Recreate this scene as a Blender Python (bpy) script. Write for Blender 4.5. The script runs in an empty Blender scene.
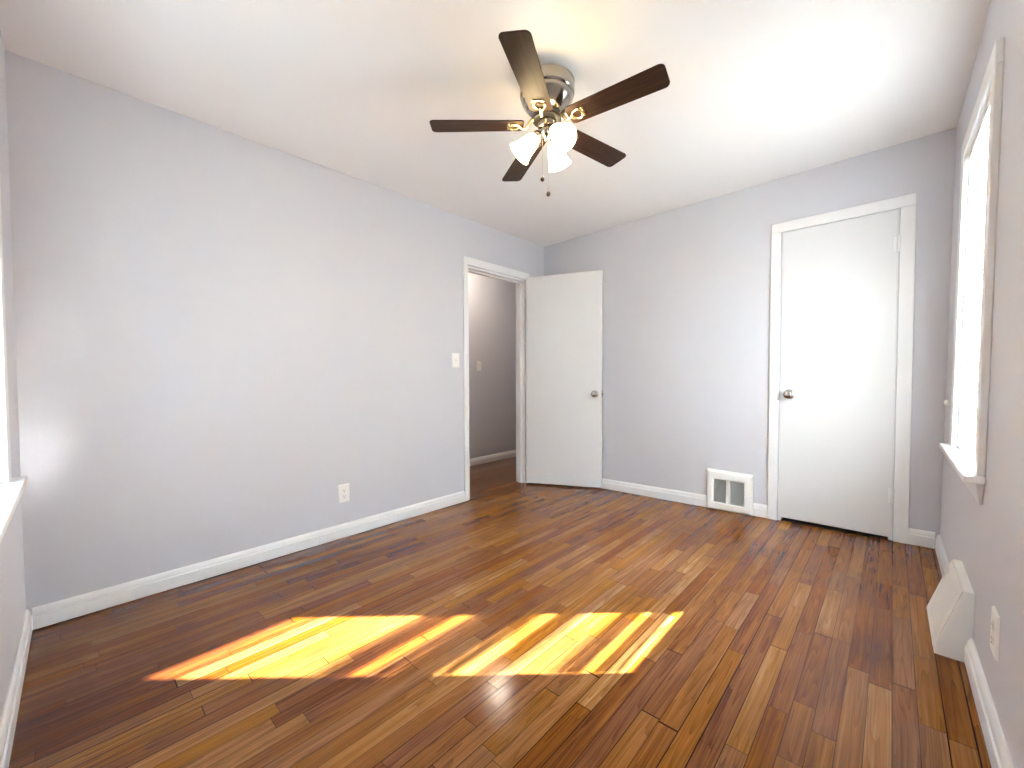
import bpy, bmesh, math, random
from mathutils import Vector, Matrix

S = bpy.context.scene
COL = S.collection
random.seed(7)
R = math.radians

# ------------------------------------------------------------------ camera
CAM_H = 1.0922
YAW, PITCH, ROLL = R(42.9497), R(1.6367), R(-0.17724)
cy_, sy_ = math.cos(YAW), math.sin(YAW)
fw = Vector((-sy_ * math.cos(PITCH), cy_ * math.cos(PITCH), -math.sin(PITCH)))
r0 = Vector((cy_, sy_, 0)); u0 = r0.cross(fw)
rv = r0 * math.cos(ROLL) + u0 * math.sin(ROLL)
uv = -r0 * math.sin(ROLL) + u0 * math.cos(ROLL)
cd = bpy.data.cameras.new('camera')
cd.sensor_fit = 'HORIZONTAL'; cd.sensor_width = 36
cd.lens = 408.84 / 1024 * 36
cd.shift_y = 3.0 / 1024
cd.clip_start = 0.02
cam = bpy.data.objects.new('camera', cd); COL.objects.link(cam)
cam.matrix_world = Matrix(((rv.x, uv.x, -fw.x, 0), (rv.y, uv.y, -fw.y, 0), (rv.z, uv.z, -fw.z, CAM_H), (0, 0, 0, 1)))
S.camera = cam

# ------------------------------------------------------------------ light
S.view_settings.view_transform = 'Standard'
S.view_settings.look = 'None'
S.view_settings.gamma = 1.0
S.view_settings.use_curve_mapping = False
S.view_settings.exposure = 1.50

SKY = 17.0
SUN = 56.0
HALL = 29.0
BULB = 11.0
SUN_DIR = Vector((-1.0, -0.885, -0.87)).normalized()     # direction the sunlight travels

w = bpy.data.worlds.new('sky'); S.world = w; w.use_nodes = True
nt = w.node_tree
bg = nt.nodes['Background']; bg.inputs['Strength'].default_value = SKY
tc = nt.nodes.new('ShaderNodeTexCoord'); sx = nt.nodes.new('ShaderNodeSeparateXYZ')
rp = nt.nodes.new('ShaderNodeValToRGB')
nt.links.new(tc.outputs['Generated'], sx.inputs[0])
mp = nt.nodes.new('ShaderNodeMapRange'); mp.inputs[1].default_value = -1; mp.inputs[2].default_value = 1
nt.links.new(sx.outputs['Z'], mp.inputs[0]); nt.links.new(mp.outputs[0], rp.inputs[0])
rp.color_ramp.elements[0].position = 0.44; rp.color_ramp.elements[0].color = (0.40, 0.40, 0.37, 1)
rp.color_ramp.elements[1].position = 0.53; rp.color_ramp.elements[1].color = (0.80, 0.90, 1.0, 1)
e = rp.color_ramp.elements.new(1.0); e.color = (0.68, 0.84, 1.0, 1)
nt.links.new(rp.outputs[0], bg.inputs['Color'])
dt = nt.nodes.new('ShaderNodeVectorMath'); dt.operation = 'DOT_PRODUCT'; dt.inputs[1].default_value = (0.75, 0.66, 0.0)   # brighter sky round the sun
nt.links.new(tc.outputs['Generated'], dt.inputs[0])
ma = nt.nodes.new('ShaderNodeMath'); ma.operation = 'MULTIPLY_ADD'; ma.inputs[1].default_value = SKY * 0.30; ma.inputs[2].default_value = SKY * 0.80
nt.links.new(dt.outputs['Value'], ma.inputs[0]); nt.links.new(ma.outputs[0], bg.inputs['Strength'])

sd = bpy.data.lights.new('sun', 'SUN'); sd.energy = SUN; sd.angle = R(0.55); sd.color = (1.0, 0.985, 0.95)
so = bpy.data.objects.new('sun', sd); COL.objects.link(so)
so.rotation_euler = (-SUN_DIR).to_track_quat('Z', 'Y').to_euler(); so.location = (4, 4, 5)

try:
    S.cycles.use_denoising = True
    S.cycles.max_bounces = 12
    S.cycles.diffuse_bounces = 7
    S.cycles.transparent_max_bounces = 16
    S.cycles.sample_clamp_indirect = 0.0
    S.cycles.blur_glossy = 0.21
except Exception:
    pass

# ------------------------------------------------------------------ room numbers
X0, Y0, X1, Y1, H = -2.703, -0.160, 0.210, 3.403, 2.44
FS = 0.034                     # the old floor rises to the right
BW = -0.028                    # back wall is a little out of square
LEAN = 0.022
def fz(x): return FS * (x - X0)
def by(x): return Y1 + BW * (x - X0)
def rx(y, z): return X1 + 0.004 * (3.32 - y) + LEAN * (z - 0.1) / 2.34

# wall frames: (s along the wall, d into the room, z up) -> world
def FL(s, d, z): return Vector((X0 + d, s, z))
_n = math.hypot(1, BW)
def FB(s, d, z): return Vector((s + d * BW / _n, by(s) - d / _n, z))          # s = world x
def FR(s, d, z): return Vector((rx(s, z) - d, s, z))                           # s = world y
def FF(s, d, z): return Vector((s, Y0 + d, z))                                 # s = world x
HX = -3.829
def FH(s, d, z): return Vector((HX + d, s, z))
def W(x, y, z): return Vector((x, y, z))

# ------------------------------------------------------------------ materials
def new_mat(name):
    m = bpy.data.materials.new(name); m.use_nodes = True
    return m, m.node_tree, m.node_tree.nodes['Principled BSDF']
def N(t, kind, **kw):
    n = t.nodes.new(kind)
    for k, v in kw.items(): setattr(n, k, v)
    return n
def math_(t, op, a, b=None, c=None):
    n = t.nodes.new('ShaderNodeMath'); n.operation = op
    for i, v in enumerate((a, b, c)):
        if v is None: continue
        if isinstance(v, (int, float)): n.inputs[i].default_value = v
        else: t.links.new(v, n.inputs[i])
    return n.outputs[0]
def simple(name, col, rough=0.5, metal=0.0, bump=0.0, bscale=60, var=0.0, coat=0.0, spec=0.5):
    m, t, b = new_mat(name)
    b.inputs['Base Color'].default_value = (*col, 1)
    b.inputs['Roughness'].default_value = rough; b.inputs['Metallic'].default_value = metal
    b.inputs['Coat Weight'].default_value = coat
    b.inputs['Specular IOR Level'].default_value = spec
    geo = N(t, 'ShaderNodeNewGeometry')
    if var:
        no = N(t, 'ShaderNodeTexNoise'); no.inputs['Scale'].default_value = 3.0; no.inputs['Detail'].default_value = 4
        t.links.new(geo.outputs['Position'], no.inputs['Vector'])
        mx = N(t, 'ShaderNodeMix', data_type='RGBA')
        mx.inputs['A'].default_value = tuple(c * (1 - var) for c in col) + (1,)
        mx.inputs['B'].default_value = tuple(min(1, c * (1 + var)) for c in col) + (1,)
        t.links.new(no.outputs['Fac'], mx.inputs['Factor']); t.links.new(mx.outputs['Result'], b.inputs['Base Color'])
    if bump:
        nb = N(t, 'ShaderNodeTexNoise'); nb.inputs['Scale'].default_value = bscale; nb.inputs['Detail'].default_value = 5
        t.links.new(geo.outputs['Position'], nb.inputs['Vector'])
        bp = N(t, 'ShaderNodeBump'); bp.inputs['Strength'].default_value = bump; bp.inputs['Distance'].default_value = 0.004
        t.links.new(nb.outputs['Fac'], bp.inputs['Height']); t.links.new(bp.outputs['Normal'], b.inputs['Normal'])
    return m

M = {}
M['wall'] = simple('grey_wall_paint', (0.575, 0.577, 0.622), 0.55, bump=0.12, bscale=45, var=0.015)
M['ceiling'] = simple('ceiling_paint', (0.83, 0.825, 0.82), 0.75, bump=0.05, bscale=30, var=0.01)
M['trim'] = simple('white_trim_paint', (0.76, 0.76, 0.77), 0.35, bump=0.06, bscale=25)
M['door'] = simple('white_door_paint', (0.68, 0.68, 0.69), 0.6, bump=0.05, bscale=18, spec=0.25)
M['plastic'] = simple('white_plastic', (0.82, 0.81, 0.79), 0.30)
M['slot'] = simple('dark_slot', (0.05, 0.045, 0.04), 0.6)
M['register'] = simple('register_enamel', (0.82, 0.82, 0.80), 0.4, var=0.03)
M['register_dirty'] = simple('worn_register_enamel', (0.80, 0.785, 0.74), 0.45, var=0.07, bump=0.1)
M['louver'] = simple('dusty_louver_metal', (0.40, 0.41, 0.395), 0.5, metal=0.0)
M['dark'] = simple('dark_cavity', (0.12, 0.12, 0.115), 0.9)
M['nickel'] = simple('brushed_nickel', (0.40, 0.375, 0.34), 0.17, metal=1.0)
M['chrome'] = simple('satin_knob_metal', (0.42, 0.40, 0.37), 0.14, metal=1.0)
M['brass'] = simple('pale_brass_iron', (0.78, 0.66, 0.42), 0.22, metal=1.0)
M['blackmetal'] = simple('black_metal', (0.015, 0.013, 0.012), 0.45, metal=0.0)
M['chain'] = simple('chain_metal', (0.55, 0.52, 0.46), 0.35, metal=1.0)
M['fob'] = simple('grey_fob_metal', (0.06, 0.055, 0.05), 0.35, metal=0.3)
M['vinyl'] = simple('white_vinyl', (0.85, 0.86, 0.86), 0.35)
M['cord'] = simple('white_cord', (0.82, 0.82, 0.80), 0.7)

def slat_mat():
    m, t, b = new_mat('blind_slat_vinyl')
    out = t.nodes['Material Output']
    b.inputs['Base Color'].default_value = (0.86, 0.87, 0.87, 1); b.inputs['Roughness'].default_value = 0.45
    tr = N(t, 'ShaderNodeBsdfTranslucent'); tr.inputs['Color'].default_value = (0.92, 0.93, 0.95, 1)
    mx = N(t, 'ShaderNodeMixShader'); mx.inputs[0].default_value = 0.45
    t.links.new(b.outputs[0], mx.inputs[1]); t.links.new(tr.outputs[0], mx.inputs[2]); t.links.new(mx.outputs[0], out.inputs['Surface'])
    return m
M['slat'] = slat_mat()

def glass_mat():
    m, t, b = new_mat('window_glass')
    out = t.nodes['Material Output']
    t.nodes.remove(b)
    tp = N(t, 'ShaderNodeBsdfTransparent'); tp.inputs[0].default_value = (0.95, 0.97, 0.96, 1)
    gl = N(t, 'ShaderNodeBsdfGlossy'); gl.inputs['Roughness'].default_value = 0.02
    lw = N(t, 'ShaderNodeLayerWeight'); lw.inputs['Blend'].default_value = 0.5
    fr = math_(t, 'MULTIPLY_ADD', math_(t, 'POWER', lw.outputs['Facing'], 4.0), 0.55, 0.035)
    mx = N(t, 'ShaderNodeMixShader')
    t.links.new(fr, mx.inputs[0]); t.links.new(tp.outputs[0], mx.inputs[1]); t.links.new(gl.outputs[0], mx.inputs[2])
    t.links.new(mx.outputs[0], out.inputs['Surface'])
    return m
M['glass'] = glass_mat()

def shade_mat():
    m, t, b = new_mat('lit_frosted_glass')
    b.inputs['Base Color'].default_value = (0.9, 0.86, 0.78, 1); b.inputs['Roughness'].default_value = 0.4
    b.inputs['Emission Color'].default_value = (1.0, 0.76, 0.42, 1); b.inputs['Emission Strength'].default_value = BULB
    return m
M['shade'] = shade_mat()
def bulb_mat():
    m, t, b = new_mat('lit_bulb')
    b.inputs['Base Color'].default_value = (1, 1, 1, 1)
    b.inputs['Emission Color'].default_value = (1.0, 0.74, 0.40, 1); b.inputs['Emission Strength'].default_value = BULB * 5
    return m
M['bulb'] = bulb_mat()

def floor_mat():
    m, t, b = new_mat('oak_strip_floor')
    L = t.links.new
    geo = N(t, 'ShaderNodeNewGeometry'); sp = N(t, 'ShaderNodeSeparateXYZ'); L(geo.outputs['Position'], sp.inputs[0])
    x, y = sp.outputs['X'], sp.outputs['Y']
    PW = 0.0557
    xs = math_(t, 'DIVIDE', math_(t, 'SUBTRACT', x, 0.0155), PW)
    row = math_(t, 'FLOOR', xs); fx = math_(t, 'FRACT', xs)
    w1 = N(t, 'ShaderNodeTexWhiteNoise', noise_dimensions='1D'); L(row, w1.inputs['W'])
    w2 = N(t, 'ShaderNodeTexWhiteNoise', noise_dimensions='1D'); L(math_(t, 'ADD', row, 55.3), w2.inputs['W'])
    Ln = math_(t, 'MULTIPLY_ADD', w2.outputs['Value'], 0.65, 0.35)
    ys0 = math_(t, 'DIVIDE', y, Ln)
    ys1 = math_(t, 'ADD', ys0, math_(t, 'MULTIPLY', w1.outputs['Value'], 17.0))
    # uneven board lengths
    ys = math_(t, 'ADD', ys1, math_(t, 'MULTIPLY', math_(t, 'SINE', math_(t, 'MULTIPLY', ys1, 2.2)), 0.28))
    seg = math_(t, 'FLOOR', ys); fy = math_(t, 'FRACT', ys)
    cb = N(t, 'ShaderNodeCombineXYZ'); L(math_(t, 'ADD', row, 23.0), cb.inputs[0]); L(seg, cb.inputs[1])
    wn = N(t, 'ShaderNodeTexWhiteNoise', noise_dimensions='3D'); L(cb.outputs[0], wn.inputs['Vector'])
    rnd = wn.outputs['Value']
    wc = N(t, 'ShaderNodeSeparateColor'); L(wn.outputs['Color'], wc.inputs[0])
    # board tone
    ramp = N(t, 'ShaderNodeValToRGB'); cr = ramp.color_ramp
    stops = [(0.0, (0.070, 0.0220, 0.0065)), (0.20, (0.115, 0.0370, 0.0115)), (0.48, (0.215, 0.0810, 0.0220)),
             (0.70, (0.300, 0.128, 0.0390)), (0.88, (0.400, 0.195, 0.0750)), (1.0, (0.52, 0.295, 0.130))]
    cr.elements[0].position = stops[0][0]; cr.elements[0].color = (*stops[0][1], 1)
    cr.elements[1].position = 1.0; cr.elements[1].color = (*stops[-1][1], 1)
    for p_, c_ in stops[1:-1]:
        el = cr.elements.new(p_); el.color = (*c_, 1)
    # grain
    gv = N(t, 'ShaderNodeCombineXYZ')
    L(math_(t, 'MULTIPLY_ADD', x, 55.0, math_(t, 'MULTIPLY', rnd, 91.0)), gv.inputs[0])
    L(math_(t, 'MULTIPLY_ADD', y, 1.6, math_(t, 'MULTIPLY', wc.outputs[1], 57.0)), gv.inputs[1])
    gn = N(t, 'ShaderNodeTexNoise'); gn.inputs['Scale'].default_value = 1.0; gn.inputs['Detail'].default_value = 6; gn.inputs['Roughness'].default_value = 0.6
    gn.inputs['Distortion'].default_value = 0.25
    L(gv.outputs[0], gn.inputs['Vector'])
    fv = N(t, 'ShaderNodeCombineXYZ')
    L(math_(t, 'MULTIPLY_ADD', x, 240.0, math_(t, 'MULTIPLY', rnd, 71.0)), fv.inputs[0])
    L(math_(t, 'MULTIPLY_ADD', y, 4.0, math_(t, 'MULTIPLY', wc.outputs[0], 37.0)), fv.inputs[1])
    fn = N(t, 'ShaderNodeTexNoise'); fn.inputs['Scale'].default_value = 1.0; fn.inputs['Detail'].default_value = 5; fn.inputs['Roughness'].default_value = 0.65
    L(fv.outputs[0], fn.inputs['Vector'])
    # cathedral figure
    gv2 = N(t, 'ShaderNodeCombineXYZ')
    L(math_(t, 'MULTIPLY_ADD', x, 22.0, math_(t, 'MULTIPLY', rnd, 33.0)), gv2.inputs[0])
    L(math_(t, 'MULTIPLY_ADD', y, 0.9, math_(t, 'MULTIPLY', wc.outputs[2], 40.0)), gv2.inputs[1])
    g2 = N(t, 'ShaderNodeTexNoise'); g2.inputs['Scale'].default_value = 1.0; g2.inputs['Detail'].default_value = 1.5
    L(gv2.outputs[0], g2.inputs['Vector'])
    rings = math_(t, 'FRACT', math_(t, 'MULTIPLY', g2.outputs['Fac'], 13.0))
    rings = math_(t, 'POWER', rings, 2.5)
    # broad tone variation
    bn = N(t, 'ShaderNodeTexNoise'); bn.inputs['Scale'].default_value = 1.7; bn.inputs['Detail'].default_value = 4
    L(geo.outputs['Position'], bn.inputs['Vector'])
    tone = math_(t, 'MULTIPLY_ADD', rnd, 0.36, 0.06)
    tone = math_(t, 'ADD', tone, math_(t, 'MULTIPLY', math_(t, 'SUBTRACT', gn.outputs['Fac'], 0.5), 0.80))
    tone = math_(t, 'ADD', tone, math_(t, 'MULTIPLY', math_(t, 'SUBTRACT', bn.outputs['Fac'], 0.50), 0.70))
    tone = math_(t, 'ADD', tone, math_(t, 'MULTIPLY', math_(t, 'SUBTRACT', fn.outputs['Fac'], 0.5), 0.55))
    tone = math_(t, 'SUBTRACT', tone, math_(t, 'MULTIPLY', rings, 0.22))
    # tone is lighter mid-room and darker toward the sides
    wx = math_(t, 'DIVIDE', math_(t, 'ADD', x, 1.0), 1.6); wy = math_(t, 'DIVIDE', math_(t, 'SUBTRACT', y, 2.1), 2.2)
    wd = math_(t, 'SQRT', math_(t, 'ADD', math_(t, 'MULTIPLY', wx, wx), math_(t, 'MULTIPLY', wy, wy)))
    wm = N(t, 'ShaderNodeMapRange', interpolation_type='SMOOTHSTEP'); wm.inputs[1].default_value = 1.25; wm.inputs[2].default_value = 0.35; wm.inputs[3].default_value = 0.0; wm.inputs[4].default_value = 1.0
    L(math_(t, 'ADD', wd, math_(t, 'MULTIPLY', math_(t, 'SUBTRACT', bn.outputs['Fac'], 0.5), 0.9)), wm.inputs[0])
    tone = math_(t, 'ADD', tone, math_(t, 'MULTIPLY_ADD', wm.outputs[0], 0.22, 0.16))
    tone = math_(t, 'MAXIMUM', tone, 0.10)
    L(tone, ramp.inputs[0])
    # hue jitter: some boards redder
    hs = N(t, 'ShaderNodeHueSaturation')
    L(math_(t, 'MULTIPLY_ADD', wc.outputs[0], 0.012, 0.494), hs.inputs['Hue'])
    L(math_(t, 'MULTIPLY_ADD', wc.outputs[1], 0.12, 0.99), hs.inputs['Saturation'])
    L(ramp.outputs[0], hs.inputs['Color'])
    # dark stains (old water marks)
    sn = N(t, 'ShaderNodeTexNoise'); sn.inputs['Scale'].default_value = 3.2; sn.inputs['Detail'].default_value = 5; sn.inputs['Roughness'].default_value = 0.65
    sv = N(t, 'ShaderNodeVectorMath', operation='MULTIPLY'); sv.inputs[1].default_value = (1.5, 0.8, 1)
    L(geo.outputs['Position'], sv.inputs[0]); L(sv.outputs[0], sn.inputs['Vector'])
    sm = N(t, 'ShaderNodeMapRange'); sm.inputs[1].default_value = 0.56; sm.inputs[2].default_value = 0.86; sm.inputs[3].default_value = 0; sm.inputs[4].default_value = 0.6
    L(sn.outputs['Fac'], sm.inputs[0])
    st = N(t, 'ShaderNodeMix', data_type='RGBA'); L(sm.outputs[0], st.inputs['Factor']); L(hs.outputs[0], st.inputs['A']); st.inputs['B'].default_value = (0.045, 0.018, 0.008, 1)
    # gaps between boards
    ex = math_(t, 'MULTIPLY', math_(t, 'MINIMUM', fx, math_(t, 'SUBTRACT', 1.0, fx)), PW)
    ey = math_(t, 'MULTIPLY', math_(t, 'MINIMUM', fy, math_(t, 'SUBTRACT', 1.0, fy)), Ln)
    gw = math_(t, 'MULTIPLY_ADD', math_(t, 'POWER', w1.outputs['Value'], 3.0), 0.0020, 0.0008)
    gx = math_(t, 'LESS_THAN', ex, gw); gy = math_(t, 'LESS_THAN', ey, 0.0012)
    gap = math_(t, 'MAXIMUM', gx, gy)
    gm = N(t, 'ShaderNodeMix', data_type='RGBA'); L(math_(t, 'MULTIPLY', gap, 0.9), gm.inputs['Factor']); L(st.outputs['Result'], gm.inputs['A']); gm.inputs['B'].default_value = (0.012, 0.006, 0.004, 1)
    L(gm.outputs['Result'], b.inputs['Base Color'])
    # finish
    rn = N(t, 'ShaderNodeTexNoise'); rn.inputs['Scale'].default_value = 9; rn.inputs['Detail'].default_value = 5
    L(geo.outputs['Position'], rn.inputs['Vector'])
    L(math_(t, 'MULTIPLY_ADD', rn.outputs['Fac'], 0.10, 0.10), b.inputs['Roughness'])
    b.inputs['Specular IOR Level'].default_value = 0.42
    L(math_(t, 'MULTIPLY_ADD', gap, -0.29, 0.31), b.inputs['Specular IOR Level'])
    hgt = math_(t, 'SUBTRACT', math_(t, 'MULTIPLY', gn.outputs['Fac'], 0.12), math_(t, 'MULTIPLY', gap, 0.3))
    hgt = math_(t, 'ADD', hgt, math_(t, 'MULTIPLY', rnd, 0.25))
    n3 = N(t, 'ShaderNodeTexNoise'); n3.inputs['Scale'].default_value = 70; n3.inputs['Detail'].default_value = 2
    L(geo.outputs['Position'], n3.inputs['Vector'])
    hgt = math_(t, 'ADD', hgt, math_(t, 'MULTIPLY', n3.outputs['Fac'], 0.16))
    bp = N(t, 'ShaderNodeBump'); bp.inputs['Strength'].default_value = 0.35; bp.inputs['Distance'].default_value = 0.0012
    L(hgt, bp.inputs['Height']); L(bp.outputs['Normal'], b.inputs['Normal'])
    return m
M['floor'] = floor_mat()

def blade_mat():
    m, t, b = new_mat('dark_walnut_blade')
    L = t.links.new
    tc = N(t, 'ShaderNodeTexCoord'); mpn = N(t, 'ShaderNodeMapping'); mpn.inputs['Scale'].default_value = (4, 70, 70)
    L(tc.outputs['Object'], mpn.inputs['Vector'])
    no = N(t, 'ShaderNodeTexNoise'); no.inputs['Scale'].default_value = 1; no.inputs['Detail'].default_value = 6
    L(mpn.outputs[0], no.inputs['Vector'])
    r_ = N(t, 'ShaderNodeValToRGB'); r_.color_ramp.elements[0].position = 0.3; r_.color_ramp.elements[0].color = (0.009, 0.0045, 0.003, 1)
    r_.color_ramp.elements[1].position = 0.75; r_.color_ramp.elements[1].color = (0.055, 0.025, 0.014, 1)
    L(no.outputs['Fac'], r_.inputs[0]); L(r_.outputs[0], b.inputs['Base Color'])
    b.inputs['Roughness'].default_value = 0.42; b.inputs['Specular IOR Level'].default_value = 0.22
    return m
M['blade'] = blade_mat()

# ------------------------------------------------------------------ mesh helpers
class MB:
    def __init__(self): self.v = []; self.f = []
    def add(self, verts, faces):
        o = len(self.v); self.v += [Vector(a) for a in verts]; self.f += [[i + o for i in f] for f in faces]; return self
    def hexa(self, p):      # p: 4 bottom (ccw) + 4 top
        return self.add(p, [(3, 2, 1, 0), (4, 5, 6, 7), (0, 1, 5, 4), (1, 2, 6, 5), (2, 3, 7, 6), (3, 0, 4, 7)])
    def box(self, F, s0, s1, d0, d1, z0, z1):
        return self.hexa([F(s0, d0, z0), F(s1, d0, z0), F(s1, d1, z0), F(s0, d1, z0), F(s0, d0, z1), F(s1, d0, z1), F(s1, d1, z1), F(s0, d1, z1)])
    def sweep(self, rings, closed=False, cap=True):    # list of equal-length rings
        n = len(rings[0]); vs = [p for r in rings for p in r]; fs = []
        m = len(rings)
        for i in range(m - 1 + (1 if closed else 0)):
            a = i * n; b = ((i + 1) % m) * n
            for k in range(n): fs.append((a + k, a + (k + 1) % n, b + (k + 1) % n, b + k))
        if cap and not closed:
            fs.append(tuple(range(n - 1, -1, -1))); fs.append(tuple(range((m - 1) * n, m * n)))
        return self.add(vs, fs)
    def lathe(self, prof, c, axis=(0, 0, 1), seg=40, cap=True):   # prof: (radius, distance along axis)
        ax = Vector(axis).normalized(); t_ = Vector((1, 0, 0)) if abs(ax.x) < 0.8 else Vector((0, 1, 0))
        e1 = ax.cross(t_).normalized(); e2 = ax.cross(e1); c = Vector(c)
        rings = [[c + ax * h + (e1 * math.cos(2 * math.pi * k / seg) + e2 * math.sin(2 * math.pi * k / seg)) * max(r, 1e-5) for k in range(seg)] for r, h in prof]
        return self.sweep(rings, cap=cap)
    def tube(self, path, r, seg=10, closed=False):
        path = [Vector(p) for p in path]; rings = []; n = len(path)
        prev = None
        for i, p in enumerate(path):
            if closed: d = path[(i + 1) % n] - path[i - 1]
            else: d = path[min(i + 1, n - 1)] - path[max(i - 1, 0)]
            d.normalize()
            if prev is None:
                t_ = Vector((0, 0, 1)) if abs(d.z) < 0.9 else Vector((1, 0, 0)); e1 = d.cross(t_).normalized()
            else: e1 = (prev - d * prev.dot(d)).normalized()
            prev = e1; e2 = d.cross(e1)
            rr = r[i] if isinstance(r, (list, tuple)) else r
            rings.append([p + (e1 * math.cos(2 * math.pi * k / seg) + e2 * math.sin(2 * math.pi * k / seg)) * rr for k in range(seg)])
        return self.sweep(rings, closed=closed)
    def profile(self, pts, F, s0, s1, zf=None):   # moulding: pts (d,z) swept along s
        zf = zf or (lambda s: 0.0)
        return self.sweep([[F(s, d, z + zf(s)) for d, z in pts] for s in (s0, s1)])
    def build(self, name, mat, parent=None, bevel=0.0, smooth=False, angle=35, bseg=2):
        org = parent['_o'] if parent is not None and '_o' in parent else (0, 0, 0)
        o3 = Vector(org)
        me = bpy.data.meshes.new(name)
        me.from_pydata([tuple(v - o3) for v in self.v], [], self.f); me.update()
        bm = bmesh.new(); bm.from_mesh(me)
        bmesh.ops.recalc_face_normals(bm, faces=bm.faces); bm.to_mesh(me); bm.free()
        if mat is not None: me.materials.append(mat)
        if smooth or bevel:
            for p in me.polygons: p.use_smooth = True
            me.set_sharp_from_angle(angle=R(angle))
        ob = bpy.data.objects.new(name, me); COL.objects.link(ob)
        if parent is not None:
            ob.parent = parent; ob['_o'] = org
        if bevel:
            md = ob.modifiers.new('bevel', 'BEVEL'); md.width = bevel; md.segments = bseg; md.limit_method = 'ANGLE'; md.angle_limit = R(40)
        return ob

def thing(name, label, cat, loc, group=None):
    o = bpy.data.objects.new(name, None); COL.objects.link(o); o.location = loc; o.empty_display_size = 0.05
    o['_o'] = tuple(loc)
    if label: o['label'] = label
    if cat: o['category'] = cat
    if group: o['group'] = group
    return o
def struct(o, label=None, cat=None):
    o['kind'] = 'structure'
    if label: o['label'] = label
    if cat: o['category'] = cat
    return o

def wall_panel(name, F, s0, s1, z0, z1, thick, openings, mat, label):
    """solid wall between s0..s1, z0..z1, inner face at d=0, with rectangular openings (s0,s1,z0,z1)"""
    ss = sorted({s0, s1, *[o[0] for o in openings], *[o[1] for o in openings]})
    zs = sorted({z0, z1, *[max(z0, o[2]) for o in openings], *[min(z1, o[3]) for o in openings]})
    def solid(i, j):
        if i < 0 or j < 0 or i >= len(ss) - 1 or j >= len(zs) - 1: return False
        sm, zm = (ss[i] + ss[i + 1]) / 2, (zs[j] + zs[j + 1]) / 2
        return not any(o[0] < sm < o[1] and o[2] < zm < o[3] for o in openings)
    b = MB()
    for i in range(len(ss) - 1):
        for j in range(len(zs) - 1):
            if not solid(i, j): continue
            a, c, e_, g = ss[i], ss[i + 1], zs[j], zs[j + 1]
            for d in (0, -thick): b.add([F(a, d, e_), F(c, d, e_), F(c, d, g), F(a, d, g)], [(0, 1, 2, 3)])
            if not solid(i - 1, j): b.add([F(a, 0, e_), F(a, -thick, e_), F(a, -thick, g), F(a, 0, g)], [(0, 1, 2, 3)])
            if not solid(i + 1, j): b.add([F(c, 0, e_), F(c, -thick, e_), F(c, -thick, g), F(c, 0, g)], [(0, 1, 2, 3)])
            if not solid(i, j - 1): b.add([F(a, 0, e_), F(c, 0, e_), F(c, -thick, e_), F(a, -thick, e_)], [(0, 1, 2, 3)])
            if not solid(i, j + 1): b.add([F(a, 0, g), F(c, 0, g), F(c, -thick, g), F(a, -thick, g)], [(0, 1, 2, 3)])
    o = b.build(name, mat)
    bm = bmesh.new(); bm.from_mesh(o.data); bmesh.ops.remove_doubles(bm, verts=bm.verts, dist=1e-5)
    bmesh.ops.recalc_face_normals(bm, faces=bm.faces); bm.to_mesh(o.data); bm.free()
    return struct(o, label, 'wall')

# ------------------------------------------------------------------ openings
D1 = (2.335, 3.102, -0.3, 2.040)            # doorway in the left wall (y, z)
D2 = (-0.572, 0.014, -0.3, 2.060)           # closet door in the back wall (x, z)
W1 = (2.032, 2.700, 0.735, 2.050)           # window in the right wall (y, z)
W2 = (-1.995, -1.295, 0.735, 2.050)         # window in the front wall (x, z)
TL_, TE = 0.115, 0.175                      # partition, outside wall thickness

# ------------------------------------------------------------------ shell
ZB = -0.14
b = MB()
def fp(x, y, dz=0): return W(x, y, fz(x) + dz)
b.hexa([fp(-3.829, -0.16, -0.05), fp(0.24, -0.16, -0.05), fp(0.24, 5.2, -0.05), fp(-3.829, 5.2, -0.05),
        fp(-3.829, -0.16), fp(0.24, -0.16), fp(0.24, 5.2), fp(-3.829, 5.2)])
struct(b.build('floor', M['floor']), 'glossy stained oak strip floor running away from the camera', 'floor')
b = MB().box(W, -3.95, 0.5, -0.4, 5.3, H, H + 0.1)
struct(b.build('ceiling', M['ceiling']), 'plain off-white painted ceiling', 'ceiling')
wall_panel('wall_left', FL, Y0 - 0.1, 5.2, ZB, H, TL_, [D1], M['wall'], 'long light grey wall with the open doorway')
wall_panel('wall_back', FB, X0, X1 + 0.1, ZB, H, TL_, [D2], M['wall'], 'light grey far wall with the closed white door')
wall_panel('wall_right', FR, Y0 - 0.22, 3.6, ZB, H, TE, [W1], M['wall'], 'light grey wall at the right with a sunlit window')
wall_panel('wall_front', FF, X0 - 0.1, X1 + 0.3, ZB, H, TE, [W2], M['wall'], 'light grey wall at the left edge with a window')
wall_panel('wall_hall', FH, 1.2, 5.2, ZB - 0.05, H, 0.1, [], M['wall'], 'grey hallway wall seen through the open doorway')
def FHE(s, d, z): return Vector((s, 1.9 + d, z))
wall_panel('wall_hall_near', FHE, -3.829, X0 - TL_, ZB - 0.05, H, 0.1, [], M['wall'], 'end of the hallway nearest the camera')
def FHE2(s, d, z): return Vector((s, 5.0 - d, z))
wall_panel('wall_hall_far', FHE2, -3.829, X0 - TL_, ZB - 0.05, H, 0.1, [], M['wall'], 'far end of the hallway')
# closet behind the shut door
b = MB()
def FC(s, d, z): return FB(s, -TL_ - d, z)
b.box(FC, -0.75, -0.72, 0, 0.6, ZB, 2.3); b.box(FC, 0.15, 0.18, 0, 0.6, ZB, 2.3); b.box(FC, -0.75, 0.18, 0.6, 0.63, ZB, 2.3); b.box(FC, -0.75, 0.18, 0, 0.63, 2.3, 2.33)
struct(b.build('wall_closet', M['wall']), 'inside of the closet behind the shut door', 'wall')

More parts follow.
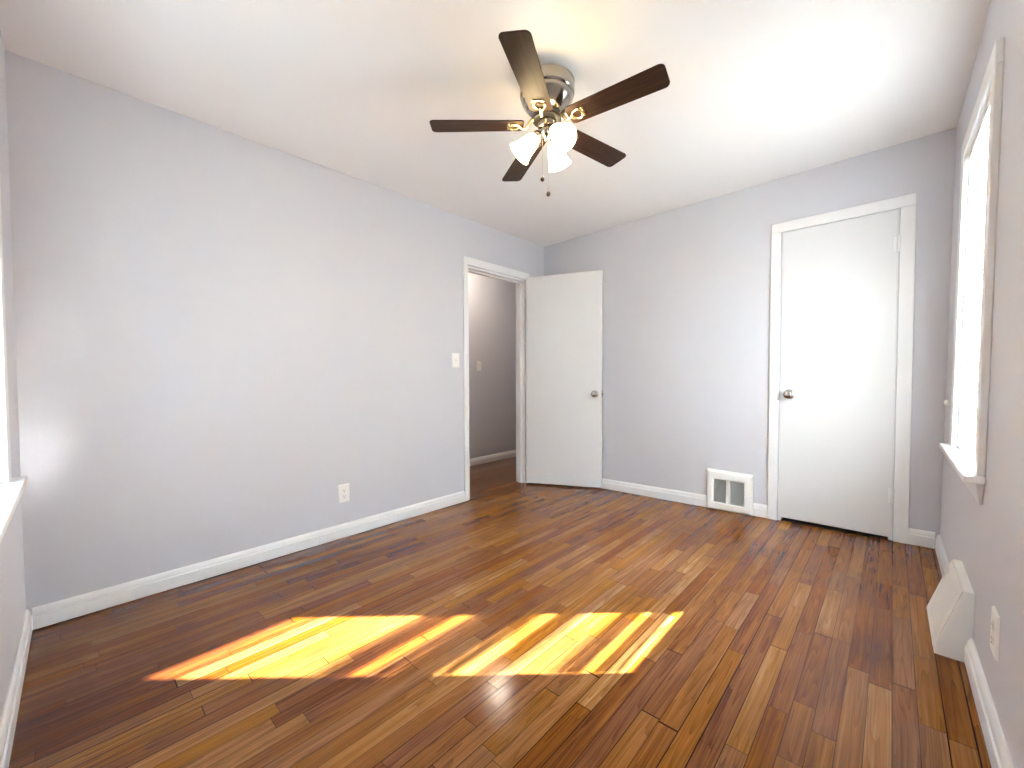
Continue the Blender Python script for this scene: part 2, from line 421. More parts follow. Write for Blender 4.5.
# baseboards: stepped profile (d,z)
BBP = [(0, -0.02), (0.016, -0.02), (0.016, 0.0035), (0.018, 0.004), (0.018, 0.062), (0.0135, 0.066), (0.0135, 0.078), (0.008, 0.090), (0.004, 0.094), (0, 0.094)]
def base(name, F, s0, s1, zf, label):
    pts = [(d, z) for d, z in BBP if z > -0.01 or True]
    pts = [(d, max(z, 0.003)) for d, z in BBP[1:]]; pts = [(0, 0.003)] + pts[1:]
    o = MB().profile(pts, F, s0, s1, zf).build(name, M['trim'], smooth=True, angle=25)
    return struct(o, label, 'baseboard')
base('baseboard_left', FL, Y0 + 0.018, 2.288, lambda s: 0.0, 'white baseboard along the long left wall')
base('baseboard_left_corner', FL, 3.150, 3.383, lambda s: 0.0, 'short white baseboard behind the open door')
bz = lambda s: fz(s)
base('baseboard_back', FB, X0 + 0.018, -1.045, bz, 'white baseboard on the far wall left of the floor vent')
base('baseboard_back_middle', FB, -0.722, -0.634, bz, 'stub of white baseboard between vent and closet casing')
base('baseboard_back_corner', FB, 0.082, X1 - 0.018, bz, 'short white baseboard right of the closet door')
RB = fz(X1)
base('baseboard_right', FR, Y0 + 0.018, 2.066, lambda s: RB, 'white baseboard on the right wall nearer than the slanted vent')
base('baseboard_right_corner', FR, 2.407, 3.30, lambda s: RB, 'white baseboard on the right wall beyond the slanted vent')
base('baseboard_front', FF, X0 + 0.0, X1, bz, 'white baseboard running down the left edge')
base('baseboard_hall', FH, 2.0, 5.0, lambda s: fz(HX), 'white baseboard in the hallway')

# ------------------------------------------------------------------ door casings (trim)
def casing(name, F, o, zl, zr, ww, label, jd, wl=None, ht=None):
    s0, s1, _, zt = o
    t0 = thing(name, label, 'door frame', F(s0, 0, zl)); t0['kind'] = 'structure'
    hw = ht or ww; wl = wl or ww
    prof = lambda a, c: None
    def strip(b, sa, sb, za0, za1, zb):     # vertical casing, two steps
        b.hexa([F(sa, 0, za0), F(sb, 0, za1), F(sb, 0.016, za1), F(sa, 0.016, za0), F(sa, 0, zb), F(sb, 0, zb), F(sb, 0.016, zb), F(sa, 0.016, zb)])
    b = MB(); strip(b, s0 - wl, s0 - 0.004, zl, zl, zt + 0.004); b.build('side_casing', M['trim'], t0, bevel=0.003)
    b = MB(); strip(b, s1 + 0.004, s1 + ww, zr, zr, zt + 0.004); b.build('side_casing', M['trim'], t0, bevel=0.003)
    b = MB(); b.box(F, s0 - wl, s1 + ww, 0, 0.0165, zt + 0.004, zt + hw); b.build('head_casing', M['trim'], t0, bevel=0.003)
    b = MB()
    b.box(F, s0, s0 + 0.018, -jd, 0.002, zl, zt); b.box(F, s1 - 0.018, s1, -jd, 0.002, zr, zt); b.box(F, s0, s1, -jd, 0.002, zt - 0.018, zt)
    b.build('jamb', M['trim'], t0, bevel=0.0015)
    return t0
t1 = casing('trim_1', FL, D1, 0.002, 0.002, 0.046, 'white casing round the open doorway', TL_, ht=0.070)
b = MB()   # door stop and backing strip of the doorway
b.box(FL, D1[0] + 0.018, D1[0] + 0.029, -0.075, -0.040, 0.002, D1[3] - 0.018); b.box(FL, D1[1] - 0.029, D1[1] - 0.018, -0.075, -0.040, 0.002, D1[3] - 0.018)
b.box(FL, D1[0] + 0.018, D1[1] - 0.018, -0.075, -0.040, D1[3] - 0.029, D1[3] - 0.018)
b.build('door_stop', M['trim'], t1, bevel=0.001)
t2 = casing('trim_2', FB, D2, fz(D2[0] - 0.04) + 0.001, fz(D2[1] + 0.04) + 0.001, 0.070, 'white casing round the shut closet door', TL_, wl=0.061)
b = MB(); b.box(FB, D2[0] + 0.018, D2[0] + 0.029, -0.075, -0.045, 0.09, D2[3] - 0.018); b.box(FB, D2[1] - 0.029, D2[1] - 0.018, -0.075, -0.045, 0.11, D2[3] - 0.018); b.box(FB, D2[0], D2[1], -0.075, -0.045, D2[3] - 0.029, D2[3] - 0.018)
b.build('door_stop', M['trim'], t2, bevel=0.001)

M['sill'] = simple('dark_gap_strip', (0.022, 0.010, 0.006), 0.5, var=0.2)  # thin dark strip on the floor under the closet door
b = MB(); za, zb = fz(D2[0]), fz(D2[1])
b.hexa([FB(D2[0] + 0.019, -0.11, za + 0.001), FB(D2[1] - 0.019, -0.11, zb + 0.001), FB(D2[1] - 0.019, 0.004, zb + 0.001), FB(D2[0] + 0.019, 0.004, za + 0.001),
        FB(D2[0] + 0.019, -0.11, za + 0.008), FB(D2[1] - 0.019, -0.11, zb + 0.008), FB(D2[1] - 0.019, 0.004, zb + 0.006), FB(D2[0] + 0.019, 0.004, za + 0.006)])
b.build('door_gap_strip', M['sill'], t2)['label'] = 'dark strip under the closet door'

# ------------------------------------------------------------------ doors
def knob(parent, F, s, z, d0, out=1):
    """round knob with rose; F frame, out = direction of d"""
    base_ = F(s, d0, z); ax = (F(s, d0 + out, z) - base_)
    b = MB(); b.lathe([(0.0, 0), (0.033, 0), (0.033, 0.004), (0.028, 0.009), (0.014, 0.011), (0.0, 0.011)], base_, ax, 32)
    ro = b.build('rose', M['chrome'], parent, smooth=True, angle=50)
    b = MB(); b.lathe([(0.0, 0.010), (0.0115, 0.010), (0.0105, 0.026), (0.014, 0.033), (0.0235, 0.040), (0.0275, 0.049), (0.0265, 0.058), (0.020, 0.0635), (0.012, 0.065), (0.0, 0.0655)], base_, ax, 32)
    b.build('knob', M['chrome'], parent, smooth=True, angle=60)

# closet door (shut)
cdz = lambda s: 0.101 + (s - D2[0]) / (D2[1] - D2[0]) * 0.012
d2 = thing('door_2', 'plain white flush closet door, shut, in the far wall', 'door', FB(D2[0] + 0.021, -0.02, cdz(D2[0])))
d2['kind'] = 'structure'
sa, sb = D2[0] + 0.0035, D2[1] - 0.0035
# slab sits proud in the frame, its face nearly flush with the casing
b = MB(); b.hexa([FB(sa, -0.040, cdz(sa)), FB(sb, -0.040, cdz(sb)), FB(sb, 0.006, cdz(sb)), FB(sa, 0.006, cdz(sa)),
                  FB(sa, -0.040, D2[3] - 0.004), FB(sb, -0.040, D2[3] - 0.004), FB(sb, 0.006, D2[3] - 0.004), FB(sa, 0.006, D2[3] - 0.004)])
slab = b.build('door_leaf', M['door'], d2, bevel=0.0015)
knob(d2, FB, -0.515, 0.957, 0.006)
b = MB(); b.box(FB, D2[0] - 0.010, D2[0] + 0.0005, 0.014, 0.0172, 0.915, 1.0); b.build('strike_plate', M['chrome'], d2, bevel=0.0008)
for zc in (1.856, 0.365):
    b = MB(); b.lathe([(0.0, -0.050), (0.0055, -0.050), (0.0065, -0.046), (0.0065, 0.046), (0.0055, 0.050), (0.0, 0.050)], FB(D2[1], 0.019, zc), (0, 0, 1), 14)
    b.box(FB, D2[1] - 0.022, D2[1] - 0.004, 0.0062, 0.0085, zc - 0.045, zc + 0.045)
    b.build('hinge', M['trim'], d2, smooth=True, angle=40)

# open door: hinged on the far jamb of the doorway
HP = Vector((-2.668, 3.080, 0)); ANG = R(20.3)
du = Vector((math.cos(ANG), math.sin(ANG), 0)); dn = Vector((math.sin(ANG), -math.cos(ANG), 0))
LW = 0.742
def FD(s, d, z): return HP + du * s + dn * d + Vector((0, 0, z))
d1 = thing('door_1', 'plain white flush door standing open against the far wall', 'door', FD(0, 0, 0.014))
d1['kind'] = 'structure'
zb0, zb1 = 0.016, 0.040
b = MB(); b.hexa([FD(0, -0.034, zb0), FD(LW, -0.034, zb1), FD(LW, 0, zb1), FD(0, 0, zb0), FD(0, -0.034, 2.058), FD(LW, -0.034, 2.058), FD(LW, 0, 2.058), FD(0, 0, 2.058)])
b.build('door_leaf', M['door'], d1, bevel=0.0015)
knob(d1, FD, LW - 0.062, 0.916, 0.0)
b = MB(); b.box(FD, LW - 0.0002, LW + 0.0018, -0.030, -0.004, 0.885, 0.945); b.build('latch_plate', M['chrome'], d1, bevel=0.0006)
b = MB(); b.lathe([(0.0, 0), (0.008, 0), (0.007, 0.007), (0.0, 0.010)], FD(LW + 0.0015, -0.017, 0.916), du, 16); b.build('latch_bolt', M['chrome'], d1, smooth=True)
for zc in (1.85, 1.05, 0.24):
    b = MB(); b.lathe([(0.0, -0.045), (0.006, -0.043), (0.006, 0.043), (0.0, 0.045)], FD(-0.008, -0.003, zc), (0, 0, 1), 14); b.build('hinge', M['trim'], d1, smooth=True, angle=40)

# ------------------------------------------------------------------ windows
def window(name, F, o, label, ca=0.075, cb=0.075):
    s0, s1, z0, z1 = o
    t = thing(name, label, 'window', F((s0 + s1) / 2, 0, z0)); t['kind'] = 'structure'
    zs = 0.765
    b = MB(); b.box(F, s0 - ca, s0, 0, 0.019, zs, z1); b.build('side_casing', M['trim'], t, bevel=0.003)
    b = MB(); b.box(F, s1, s1 + cb, 0, 0.019, zs, z1); b.build('side_casing', M['trim'], t, bevel=0.003)
    b = MB(); b.box(F, s0 - ca, s1 + cb, 0, 0.0195, z1, z1 + 0.075); b.build('head_casing', M['trim'], t, bevel=0.003)
    b = MB(); b.box(F, s0 - ca - 0.024, s1 + cb + 0.024, 0.0, 0.050, zs - 0.024, zs); b.box(F, s0, s1, -0.10, 0.0, zs - 0.024, zs)
    b.build('stool', M['trim'], t, bevel=0.006, bseg=3)
    b = MB(); b.hexa([F(s0 - ca + 0.03, 0, zs - 0.098), F(s1 + cb - 0.03, 0, zs - 0.098), F(s1 + cb - 0.03, 0.008, zs - 0.098), F(s0 - ca + 0.03, 0.008, zs - 0.098),
                      F(s0 - ca + 0.005, 0, zs - 0.024), F(s1 + cb - 0.005, 0, zs - 0.024), F(s1 + cb - 0.005, 0.020, zs - 0.024), F(s0 - ca + 0.005, 0.020, zs - 0.024)])
    b.build('apron', M['trim'], t, bevel=0.002)
    b = MB(); jt = 0.012
    b.box(F, s0, s0 + jt, -TE, 0, zs, z1); b.box(F, s1 - jt, s1, -TE, 0, zs, z1); b.box(F, s0, s1, -TE, 0, z1 - jt, z1)
    b.box(F, s0, s1, -TE, -0.10, zs - 0.03, zs - 0.004)
    b.build('jamb', M['trim'], t, bevel=0.001)
    zm = 1.37
    def sash(nm, d0, d1, za, zb, rb, rt):
        b = MB(); st = 0.038; a, c = s0 + jt, s1 - jt
        b.box(F, a, a + st, d0, d1, za, zb); b.box(F, c - st, c, d0, d1, za, zb)
        b.box(F, a + st, c - st, d0, d1, za, za + rb); b.box(F, a + st, c - st, d0, d1, zb - rt, zb)
        f = b.build(nm, M['vinyl'], t, bevel=0.002)
        g = MB(); dm = (d0 + d1) / 2; g.box(F, a + st - 0.004, c - st + 0.004, dm - 0.002, dm + 0.002, za + rb - 0.004, zb - rt + 0.004)
        g.build('glass', M['glass'], f)
        return f
    lo = sash('lower_sash', -0.100, -0.072, zs + 0.001, zm + 0.03, 0.045, 0.034)
    up = sash('upper_sash', -0.132, -0.104, zm - 0.004, z1 - jt, 0.034, 0.038)
    b = MB(); sc = (s0 + s1) / 2; b.box(F, sc - 0.03, sc + 0.03, -0.100, -0.078, zm + 0.03, zm + 0.042); b.build('sash_lock', M['vinyl'], lo, bevel=0.003)
    return t
window('window_1', FR, W1, 'bright double hung window with white sill in the right wall', 0.062, 0.085)
window('window_2', FF, W2, 'window with white sill at the left edge of the view')

# ------------------------------------------------------------------ mini blinds
def blind(F, o, label, opens, dc=-0.007, gap=0.022):
    s0, s1, z0, z1 = o
    a, c = s0 + gap, s1 - gap
    zs = 0.765
    t = thing('window_blind', label, 'blind', F((s0 + s1) / 2, dc, zs), 'white mini blinds in the windows')
    b = MB(); b.box(F, a - 0.004, c + 0.004, dc - 0.014, dc + 0.014, z1 - 0.040, z1 - 0.0125); b.build('headrail', M['vinyl'], t, bevel=0.002)
    zr = zs + 0.006
    b = MB(); b.box(F, a, c, dc - 0.012, dc + 0.012, zr, zr + 0.012); b.build('bottom_rail', M['vinyl'], t, bevel=0.003)
    pitch = 0.0212; z = zr + 0.026; hw = 0.0125
    kk = 0
    while z < z1 - 0.045:
        ang = R(78)
        if kk in opens: ang = R(opens[kk])
        kk += 1
        b = MB(); prof = []
        for k in range(5):
            q = (k / 4 - 0.5) * 2                       # -1 outside edge .. 1 room edge
            cam_ = 0.0022 * (1 - q * q)
            dd = q * hw * math.cos(ang) + cam_ * math.sin(ang); zz = -q * hw * math.sin(ang) + cam_ * math.cos(ang)
            prof.append((dc + dd, z + zz))
        jit = random.uniform(-0.0012, 0.0012)
        vs = [F(a, d, q + jit) for d, q in prof] + [F(c, d, q - jit) for d, q in prof]
        b.add(vs, [(k, k + 1, k + 6, k + 5) for k in range(4)])
        b.build('slat', M['slat'], t, smooth=True, angle=80)
        z += pitch
    for sx_ in (a + 0.09, (a + c) / 2, c - 0.09):
        b = MB()
        for dd in (-0.0128, 0.0128): b.tube([F(sx_, dc + dd, zr + 0.006), F(sx_, dc + dd, z1 - 0.04)], 0.0006, 6)
        b.build('ladder_cord', M['cord'], t)
    b = MB(); b.tube([F(c - 0.05, dc + 0.020, z1 - 0.045), F(c - 0.05, dc + 0.021, z1 - 0.62)], 0.0035, 8); b.build('tilt_wand', M['vinyl'], t, smooth=True)
    return t
sa_ = 41.0      # slats lying along the sunbeam
opens = {k: sa_ for k in (2, 6, 11, 12, 13, 18, 19, 29, 30, *range(36, 49), 50, 51, 52)}; opens[14] = 66; opens[49] = 70; opens[10] = 60; opens[35] = 62
blind(FR, W1, 'white mini blind in the sunlit window of the right wall', opens)
blind(FF, W2, 'white mini blind in the window at the left edge', {})

# small white holdback beside the right window
hb = thing('holdback_knob', 'small white knob on the wall by the far casing of the right window', 'knob', FR(2.845, 0, 0.955))
b = MB(); p = FR(2.845, 0.0, 0.955); b.lathe([(0, 0), (0.010, 0), (0.010, 0.003), (0.005, 0.005), (0.005, 0.022), (0, 0.022)], p, (-1, 0, 0), 20); b.build('stem', M['plastic'], hb, smooth=True)
b = MB(); b.lathe([(0, 0.020), (0.012, 0.022), (0.016, 0.029), (0.012, 0.036), (0, 0.038)], p, (-1, 0, 0), 20); b.build('knob_head', M['plastic'], hb, smooth=True, angle=60)

# ------------------------------------------------------------------ switches and outlets
def plate(name, F, s, z, label, cat, kind, w=0.076, h=0.122, group=None):
    t = thing(name, label, cat, F(s, 0, z), group)
    b = MB(); q = []
    hw, hh = w / 2, h / 2
    b.hexa([F(s - hw, 0, z - hh), F(s + hw, 0, z - hh), F(s + hw - 0.005, 0.006, z - hh + 0.005), F(s - hw + 0.005, 0.006, z - hh + 0.005),
            F(s - hw, 0, z + hh), F(s + hw, 0, z + hh), F(s + hw - 0.005, 0.006, z + hh - 0.005), F(s - hw + 0.005, 0.006, z + hh - 0.005)])
    b.build('cover_plate', M['plastic'], t, bevel=0.001)
    if kind == 'switch':
        b = MB(); b.box(F, s - 0.011, s + 0.011, 0.0055, 0.0068, z - 0.021, z + 0.021); b.build('toggle_bezel', M['plastic'], t, bevel=0.0006)
        b = MB(); b.hexa([F(s - 0.005, 0.006, z - 0.010), F(s + 0.005, 0.006, z - 0.010), F(s + 0.005, 0.010, z - 0.008), F(s - 0.005, 0.010, z - 0.008),
                          F(s - 0.005, 0.006, z + 0.010), F(s + 0.005, 0.006, z + 0.010), F(s + 0.004, 0.020, z + 0.014), F(s - 0.004, 0.020, z + 0.014)])
        b.build('toggle', M['plastic'], t, bevel=0.001)
        zs_ = (-0.046, 0.046)
    else:
        for zz in (-0.0195, 0.0195):
            b = MB(); b.lathe([(0, 0.0055), (0.0165, 0.0055), (0.0165, 0.0078), (0, 0.0078)], F(s, 0, z + zz), F(s, 1, z) - F(s, 0, z), 24)
            r_ = b.build('receptacle', M['plastic'], t, smooth=True, angle=40)
            b = MB(); b.box(F, s - 0.0075, s - 0.0055, 0.0076, 0.0081, z + zz - 0.002, z + zz + 0.007); b.box(F, s + 0.0055, s + 0.0075, 0.0076, 0.0081, z + zz - 0.002, z + zz + 0.006)
            b.lathe([(0, 0.0076), (0.0026, 0.0076), (0.0026, 0.0081), (0, 0.0081)], F(s, 0, z + zz - 0.0085), F(s, 1, z) - F(s, 0, z), 12)
            b.build('slots', M['slot'], r_)
        zs_ = (0.0,)
    for zz in zs_:
        b = MB(); b.lathe([(0, 0.005), (0.0032, 0.005), (0.003, 0.0072), (0, 0.0075)], F(s, 0, z + zz), F(s, 1, z) - F(s, 0, z), 12); b.build('screw', M['plastic'], t, smooth=True)
    return t
plate('light_switch', FL, 2.205, 1.218, 'white toggle light switch beside the open doorway', 'light switch', 'switch', 0.082, 0.124)
plate('light_switch', FH, 3.503, 1.211, 'small light switch on the hallway wall seen through the doorway', 'light switch', 'switch', 0.078, 0.122)
plate('wall_outlet', FL, 1.232, 0.300, 'white outlet low on the long left wall', 'outlet', 'outlet', 0.078, 0.124)
plate('wall_outlet', FR, 1.70, 0.385, 'white outlet on the right wall near the slanted floor vent', 'outlet', 'outlet', 0.080, 0.124)

# ------------------------------------------------------------------ floor vents
# far wall register with two louvred panels
vx0, vx1 = -1.043, -0.724; vz1 = 0.364
vz0 = lambda s: fz(s) + 0.003
vt = thing('wall_vent', 'white metal vent with two grey louvred panels on the far wall', 'vent', FB((vx0 + vx1) / 2, 0, fz(-0.88)))
o1, o2, oz0, oz1 = -0.992, -0.782, 0.122, 0.297
b = MB()
def ring(sa, sb, za0, za1, zb, d): return [FB(sa, d, za0), FB(sb, d, za1), FB(sb, d, zb), FB(sa, d, zb)]
R0 = ring(vx0, vx1, vz0(vx0), vz0(vx1), vz1, 0.0)
R1 = ring(vx0, vx1, vz0(vx0), vz0(vx1), vz1, 0.020)
R2 = ring(vx0 + 0.014, vx1 - 0.014, vz0(vx0) + 0.012, vz0(vx1) + 0.012, vz1 - 0.014, 0.031)
R3 = ring(o1 - 0.008, o2 + 0.008, oz0 - 0.006, oz0 - 0.004, oz1 + 0.008, 0.031)
R4 = ring(o1, o2, oz0, oz0, oz1, 0.025)
R5 = ring(o1, o2, oz0, oz0, oz1, 0.008)
b.sweep([R0, R1, R2, R3, R4, R5])
b.build('vent_frame', M['register'], vt, bevel=0.0015)
mid = (o1 + o2) / 2
b = MB(); b.box(FB, mid - 0.014, mid + 0.014, 0.010, 0.030, oz0, oz1); b.build('center_bar', M['register'], vt, bevel=0.001)
b = MB(); b.box(FB, mid - 0.006, mid + 0.006, 0.027, 0.034, oz1 - 0.030, oz1 - 0.004); b.box(FB, mid - 0.004, mid + 0.004, 0.034, 0.044, oz1 - 0.014, oz1 - 0.006); b.build('damper_lever', M['register'], vt, bevel=0.001)
for (pa, pb) in ((o1 + 0.001, mid - 0.0145), (mid + 0.0145, o2 - 0.001)):
    b = MB(); b.box(FB, pa, pb, 0.0085, 0.0105, oz0, oz1)
    n_ = 15
    for k in range(n_):
        z = oz0 + (k + 0.5) * (oz1 - oz0) / n_; hz = 0.0042
        b.hexa([FB(pa, 0.0105, z + 0.002), FB(pb, 0.0105, z + 0.002), FB(pb, 0.024, z - 0.005), FB(pa, 0.024, z - 0.005),
                FB(pa, 0.0105, z + 0.0036), FB(pb, 0.0105, z + 0.0036), FB(pb, 0.024, z - 0.0034), FB(pa, 0.024, z - 0.0034)])
    m_ = 9
    for k in range(1, m_):
        s = pa + (pb - pa) * k / m_; b.box(FB, s - 0.0007, s + 0.0007, 0.0105, 0.0235, oz0, oz1)
    b.build('louver_panel', M['louver'], vt)

# slanted baseboard register on the right wall
ry0, ry1 = 2.068, 2.405; fb = fz(X1) + 0.002
rt_ = thing('wall_vent', 'white wedge shaped vent with slanted front at the foot of the right wall', 'vent', FR((ry0 + ry1) / 2, 0, fb))
TOPZ, TD, BD = 0.346, 0.024, 0.090
fb = fz(X1 - BD) + 0.002
def wedge(sa, sb, e=0.0):
    return [[FR(s, 0.0, fb + 0.0), FR(s, BD, fb), FR(s, BD + 0.002, fb + 0.018), FR(s, TD, TOPZ), FR(s, 0.0, TOPZ)] for s in (sa, sb)]
b = MB(); b.sweep(wedge(ry0, ry1)); b.build('vent_body', M['register'], rt_, bevel=0.002)
# slanted grille field set into the front: local frame
P0 = FR(ry0, BD + 0.002, fb + 0.018); P1 = FR(ry1, BD + 0.002, fb + 0.018); P3 = FR(ry0, TD, TOPZ)
gu = (P1 - P0); gl = gu.length; gu.normalize(); gv_ = (P3 - P0); gh = gv_.length; gv_.normalize(); gn_ = gu.cross(gv_).normalized()
if gn_.x > 0: gn_ = -gn_
def FG(s, d, z): return P0 + gu * s + gv_ * z + gn_ * d
b = MB(); fr = 0.0
b.box(FG, 0.004, gl - 0.004, 0.0, 0.004, 0.004, 0.030); b.box(FG, 0.004, gl - 0.004, 0.0, 0.004, gh - 0.034, gh - 0.004)
b.box(FG, 0.004, 0.034, 0.0, 0.004, 0.030, gh - 0.034); b.box(FG, gl - 0.034, gl - 0.004, 0.0, 0.004, 0.030, gh - 0.034)
b.build('grille_border', M['register_dirty'], rt_, bevel=0.001)
b = MB()
for k in range(22):
    s = 0.036 + (gl - 0.072) * (k + 0.5) / 22
    b.box(FG, s - 0.0042, s + 0.0042, 0.0, 0.0028, 0.032, gh - 0.036)
b.build('grille_bars', M['register_dirty'], rt_)

# ------------------------------------------------------------------ ceiling fan
FX, FY = -1.158, 1.481
fan = thing('ceiling_fan', 'flush mount nickel ceiling fan with five dark wood blades and three lit shades', 'ceiling fan', (FX, FY, H))
C0 = Vector((FX, FY, 0))
def LZ(prof): return [(r, z) for r, z in prof]
b = MB(); b.lathe([(0.0, 2.4395), (0.048, 2.4395), (0.050, 2.415), (0.070, 2.408), (0.116, 2.402), (0.1225, 2.396), (0.1225, 2.352), (0.121, 2.344), (0.1155, 2.340), (0.1155, 2.336), (0.1175, 2.331), (0.115, 2.322), (0.107, 2.306), (0.094, 2.289), (0.080, 2.275), (0.068, 2.264), (0.0, 2.260)], C0, (0, 0, 1), 64)
b.build('motor_housing', M['nickel'], fan, smooth=True, angle=50)
b = MB(); b.lathe([(0.0, 2.262), (0.062, 2.262), (0.064, 2.257), (0.064, 2.250), (0.060, 2.247), (0.064, 2.244), (0.064, 2.236), (0.058, 2.232), (0.0, 2.232)], C0, (0, 0, 1), 56)
b.build('flywheel', M['blackmetal'], fan, smooth=True, angle=40)
b = MB(); b.lathe([(0.0, 2.236), (0.040, 2.236), (0.042, 2.230), (0.042, 2.206), (0.039, 2.200), (0.032, 2.197), (0.036, 2.190), (0.036, 2.178), (0.027, 2.166), (0.015, 2.160), (0.011, 2.149), (0.006, 2.143), (0.0, 2.142)], C0, (0, 0, 1), 48)
b.build('switch_housing', M['nickel'], fan, smooth=True, angle=50)

RV = Vector((math.cos(YAW), math.sin(YAW), 0)); AV = Vector((-math.sin(YAW), math.cos(YAW), 0))
BA0 = R(297.45); PIT = R(9.0)
for k in range(5):
    a = BA0 + k * 2 * math.pi / 5 - (R(1.8) if k in (0, 3) else 0)
    er = Vector((math.cos(a), math.sin(a), 0))
    er = (er - Vector((0, 0, 1)) * (0.030 * er.dot(-RV) + 0.022 * er.dot(AV))).normalized()      # the fan hangs a touch out of level
    et0 = Vector((0, 0, 1)).cross(er).normalized(); up = Vector((0, 0, 1))
    et = (et0 * math.cos(PIT) - up * math.sin(PIT)); en = er.cross(et)
    ZC = 2.216
    def P(r, t, n): return Vector((FX, FY, ZC)) + er * r + et * t + en * n
    # blade: own object with its own axes so the grain runs along it
    out = []
    def wid(r): return 0.051 + 0.007 * (r - 0.10) / 0.42
    r0_, r1_ = 0.106, 0.520
    def corner(cx, cyy, rad, a0, a1, n=6): return [(cx + rad * math.cos(R(a0 + (a1 - a0) * i / n)), cyy + rad * math.sin(R(a0 + (a1 - a0) * i / n))) for i in range(n + 1)]
    w1_, w0_ = wid(r1_), wid(r0_)
    out += corner(r1_ - 0.022, -w1_ + 0.022, 0.022, -90, 0) + corner(r1_ - 0.022, w1_ - 0.022, 0.022, 0, 90)
    out += corner(r0_ + 0.018, w0_ - 0.018, 0.018, 90, 180) + corner(r0_ + 0.018, -w0_ + 0.018, 0.018, 180, 270)
    n_ = len(out); th = 0.0028
    me = bpy.data.meshes.new('blade')
    vs = [(x_, y_, -th) for x_, y_ in out] + [(x_, y_, th) for x_, y_ in out]
    fs = [tuple(range(n_ - 1, -1, -1)), tuple(range(n_, 2 * n_))] + [(i, (i + 1) % n_, n_ + (i + 1) % n_, n_ + i) for i in range(n_)]
    me.from_pydata(vs, [], fs); me.materials.append(M['blade'])
    bo = bpy.data.objects.new('blade', me); COL.objects.link(bo); bo.parent = fan
    bo.matrix_local = Matrix(((er.x, et.x, en.x, 0), (er.y, et.y, en.y, 0), (er.z, et.z, en.z, ZC - H), (0, 0, 0, 1)))
    md = bo.modifiers.new('bevel', 'BEVEL'); md.width = 0.0012; md.segments = 2; md.limit_method = 'ANGLE'
    # blade iron: S-shaped arm, ring under the blade, three screws
    b = MB()
    base_r = Vector((FX, FY, 2.243))
    arm = [base_r + er * 0.056, base_r + er * 0.070 + up * -0.003, base_r + er * 0.084 + up * -0.020, P(0.100, 0, -0.016), P(0.114, 0, -0.010), P(0.126, 0, -0.0065)]
    b.tube(arm, [0.0075, 0.0075, 0.0070, 0.0065, 0.0065, 0.0050], 12)
    loop = [P(0.146 + 0.024 * math.cos(q), 0.024 * math.sin(q) * (1 + 0.3 * math.cos(q)), -0.0058) for q in [2 * math.pi * i / 28 for i in range(28)]]
    b.tube(loop, 0.0055, 8, closed=True)
    tri = [(0.162, -0.020), (0.174, -0.028), (0.183, -0.022), (0.179, -0.010), (0.184, 0.0), (0.179, 0.010), (0.183, 0.022), (0.174, 0.028), (0.162, 0.020), (0.168, 0.0)]
    b.sweep([[P(x_, y_, -0.0066) for x_, y_ in tri], [P(x_, y_, -0.0026) for x_, y_ in tri]])
    iron = b.build('blade_iron', M['brass'], fan, smooth=True, angle=45)
    for (x_, y_) in ((0.174, -0.020), (0.174, 0.020), (0.128, 0.0)):
        b = MB(); b.lathe([(0, 0.0022), (0.0046, 0.0022), (0.0040, 0.0085), (0, 0.0095)], P(x_, y_, 0), -en, 12)
        b.build('screw', M['brass'], iron, smooth=True)

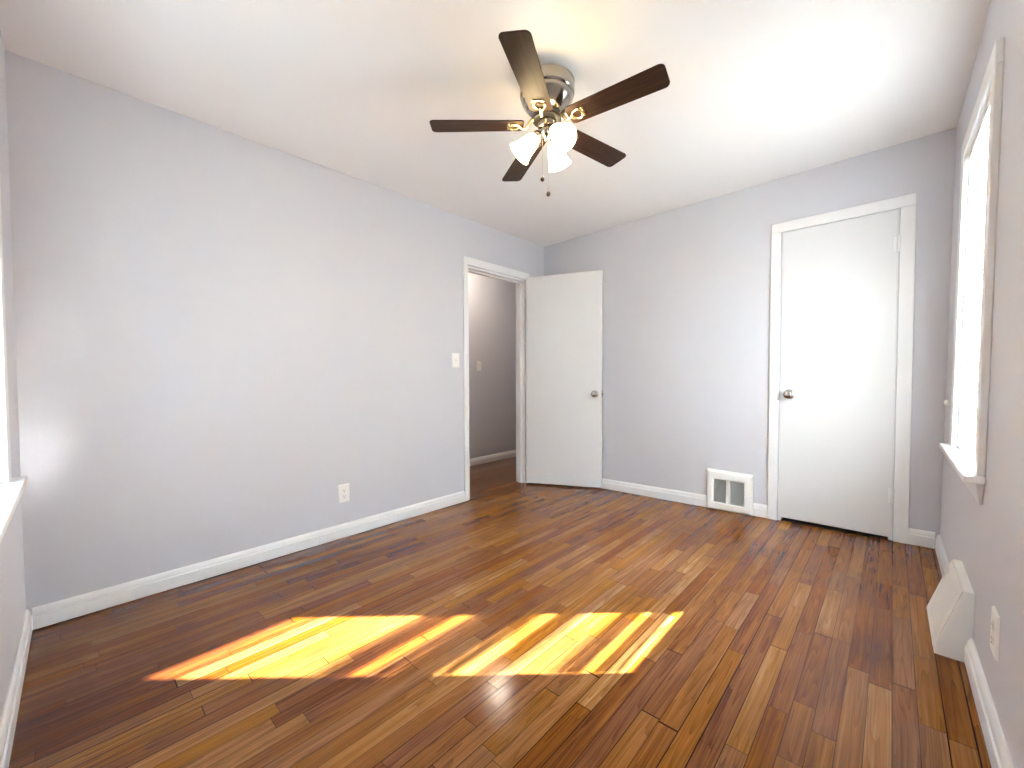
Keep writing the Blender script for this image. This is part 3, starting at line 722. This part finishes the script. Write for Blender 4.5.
# light kit: three arms, sockets and bell shades
RV = Vector((math.cos(YAW), math.sin(YAW), 0)); AV = Vector((-math.sin(YAW), math.cos(YAW), 0))
for deg in (178, 298, 58):
    hd = RV * math.cos(R(deg)) + AV * math.sin(R(deg))
    ax = (hd * math.cos(R(44)) - Vector((0, 0, 1)) * math.sin(R(44))).normalized()
    ro_ = 0.0 if deg == 178 else 0.009
    st = Vector((FX, FY, 2.183)) + hd * (0.022 + ro_ * 0.5)
    nk = Vector((FX, FY, 2.179)) + hd * (0.036 + ro_)
    b = MB(); b.tube([st, (st + nk) / 2 + Vector((0, 0, 0.004)), nk + ax * 0.004], 0.0085, 12)
    b.lathe([(0.0, -0.004), (0.016, -0.004), (0.021, 0.002), (0.0235, 0.010), (0.0235, 0.022), (0.0, 0.022)], nk, ax, 28)
    b.build('lamp_arm', M['nickel'], fan, smooth=True, angle=50)
    pr = [(0.021, 0.020), (0.026, 0.028), (0.032, 0.042), (0.0365, 0.060), (0.040, 0.080), (0.0445, 0.100), (0.052, 0.118), (0.056, 0.125)]
    prof = pr + [(r_ - 0.0028, h_) for r_, h_ in reversed(pr)]
    b = MB(); b.lathe(prof, nk, ax, 40, cap=False)
    b.sweep([]) if False else None
    sh = b.build('lamp_shade', M['shade'], fan, smooth=True, angle=60)
    b = MB(); b.lathe([(0.0, 0.022), (0.012, 0.024), (0.013, 0.045), (0.022, 0.068), (0.026, 0.084), (0.022, 0.100), (0.010, 0.109), (0.0, 0.111)], nk, ax, 24)
    b.build('light_bulb', M['bulb'], sh, smooth=True, angle=60)

# pull chains
for (dr, da, ztop, zf) in ((-0.022, -0.012, 2.180, 1.974), (0.003, -0.031, 2.170, 1.900)):
    p = Vector((FX, FY, 0)) + RV * dr + AV * da
    b = MB()
    b.tube([p + Vector((0, 0, ztop)), p + Vector((0, 0, zf + 0.010))], 0.0006, 6)
    z = ztop
    while z > zf + 0.010:
        b.lathe([(0, -0.0012), (0.0011, -0.0005), (0.0011, 0.0005), (0, 0.0012)], p + Vector((0, 0, z)), (0, 0, 1), 6); z -= 0.0042
    ch = b.build('pull_chain', M['chain'], fan, smooth=True)
    b = MB(); b.lathe([(0, 0.012), (0.003, 0.011), (0.0075, 0.005), (0.0092, -0.002), (0.0075, -0.009), (0.003, -0.013), (0, -0.0135)], p + Vector((0, 0, zf)), (0, 0, 1), 20)
    b.build('pull_fob', M['fob'], ch, smooth=True, angle=60)

# round light on the hallway ceiling (its glint shows on the floor)
hm, ht_, hb_ = new_mat('lit_globe_glass')
hb_.inputs['Base Color'].default_value = (0.9, 0.88, 0.84, 1)
hb_.inputs['Emission Color'].default_value = (1.0, 0.86, 0.70, 1); hb_.inputs['Emission Strength'].default_value = HALL
hf = thing('hall_ceiling_light', 'round lit ceiling light in the hallway beyond the open doorway', 'ceiling light', (-3.32, 3.16, H))
b = MB(); b.lathe([(0, -0.0005), (0.085, -0.0005), (0.088, -0.010), (0.080, -0.026), (0, -0.026)], (-3.32, 3.16, H), (0, 0, 1), 40); b.build('fixture_base', M['nickel'], hf, smooth=True, angle=40)
b = MB(); b.lathe([(0.074, -0.026), (0.088, -0.040), (0.092, -0.058), (0.084, -0.082), (0.060, -0.102), (0.028, -0.113), (0, -0.116)], (-3.32, 3.16, H), (0, 0, 1), 40); b.build('glass_globe', hm, hf, smooth=True, angle=70)

for o in bpy.data.objects:
    if '_o' in o: del o['_o']
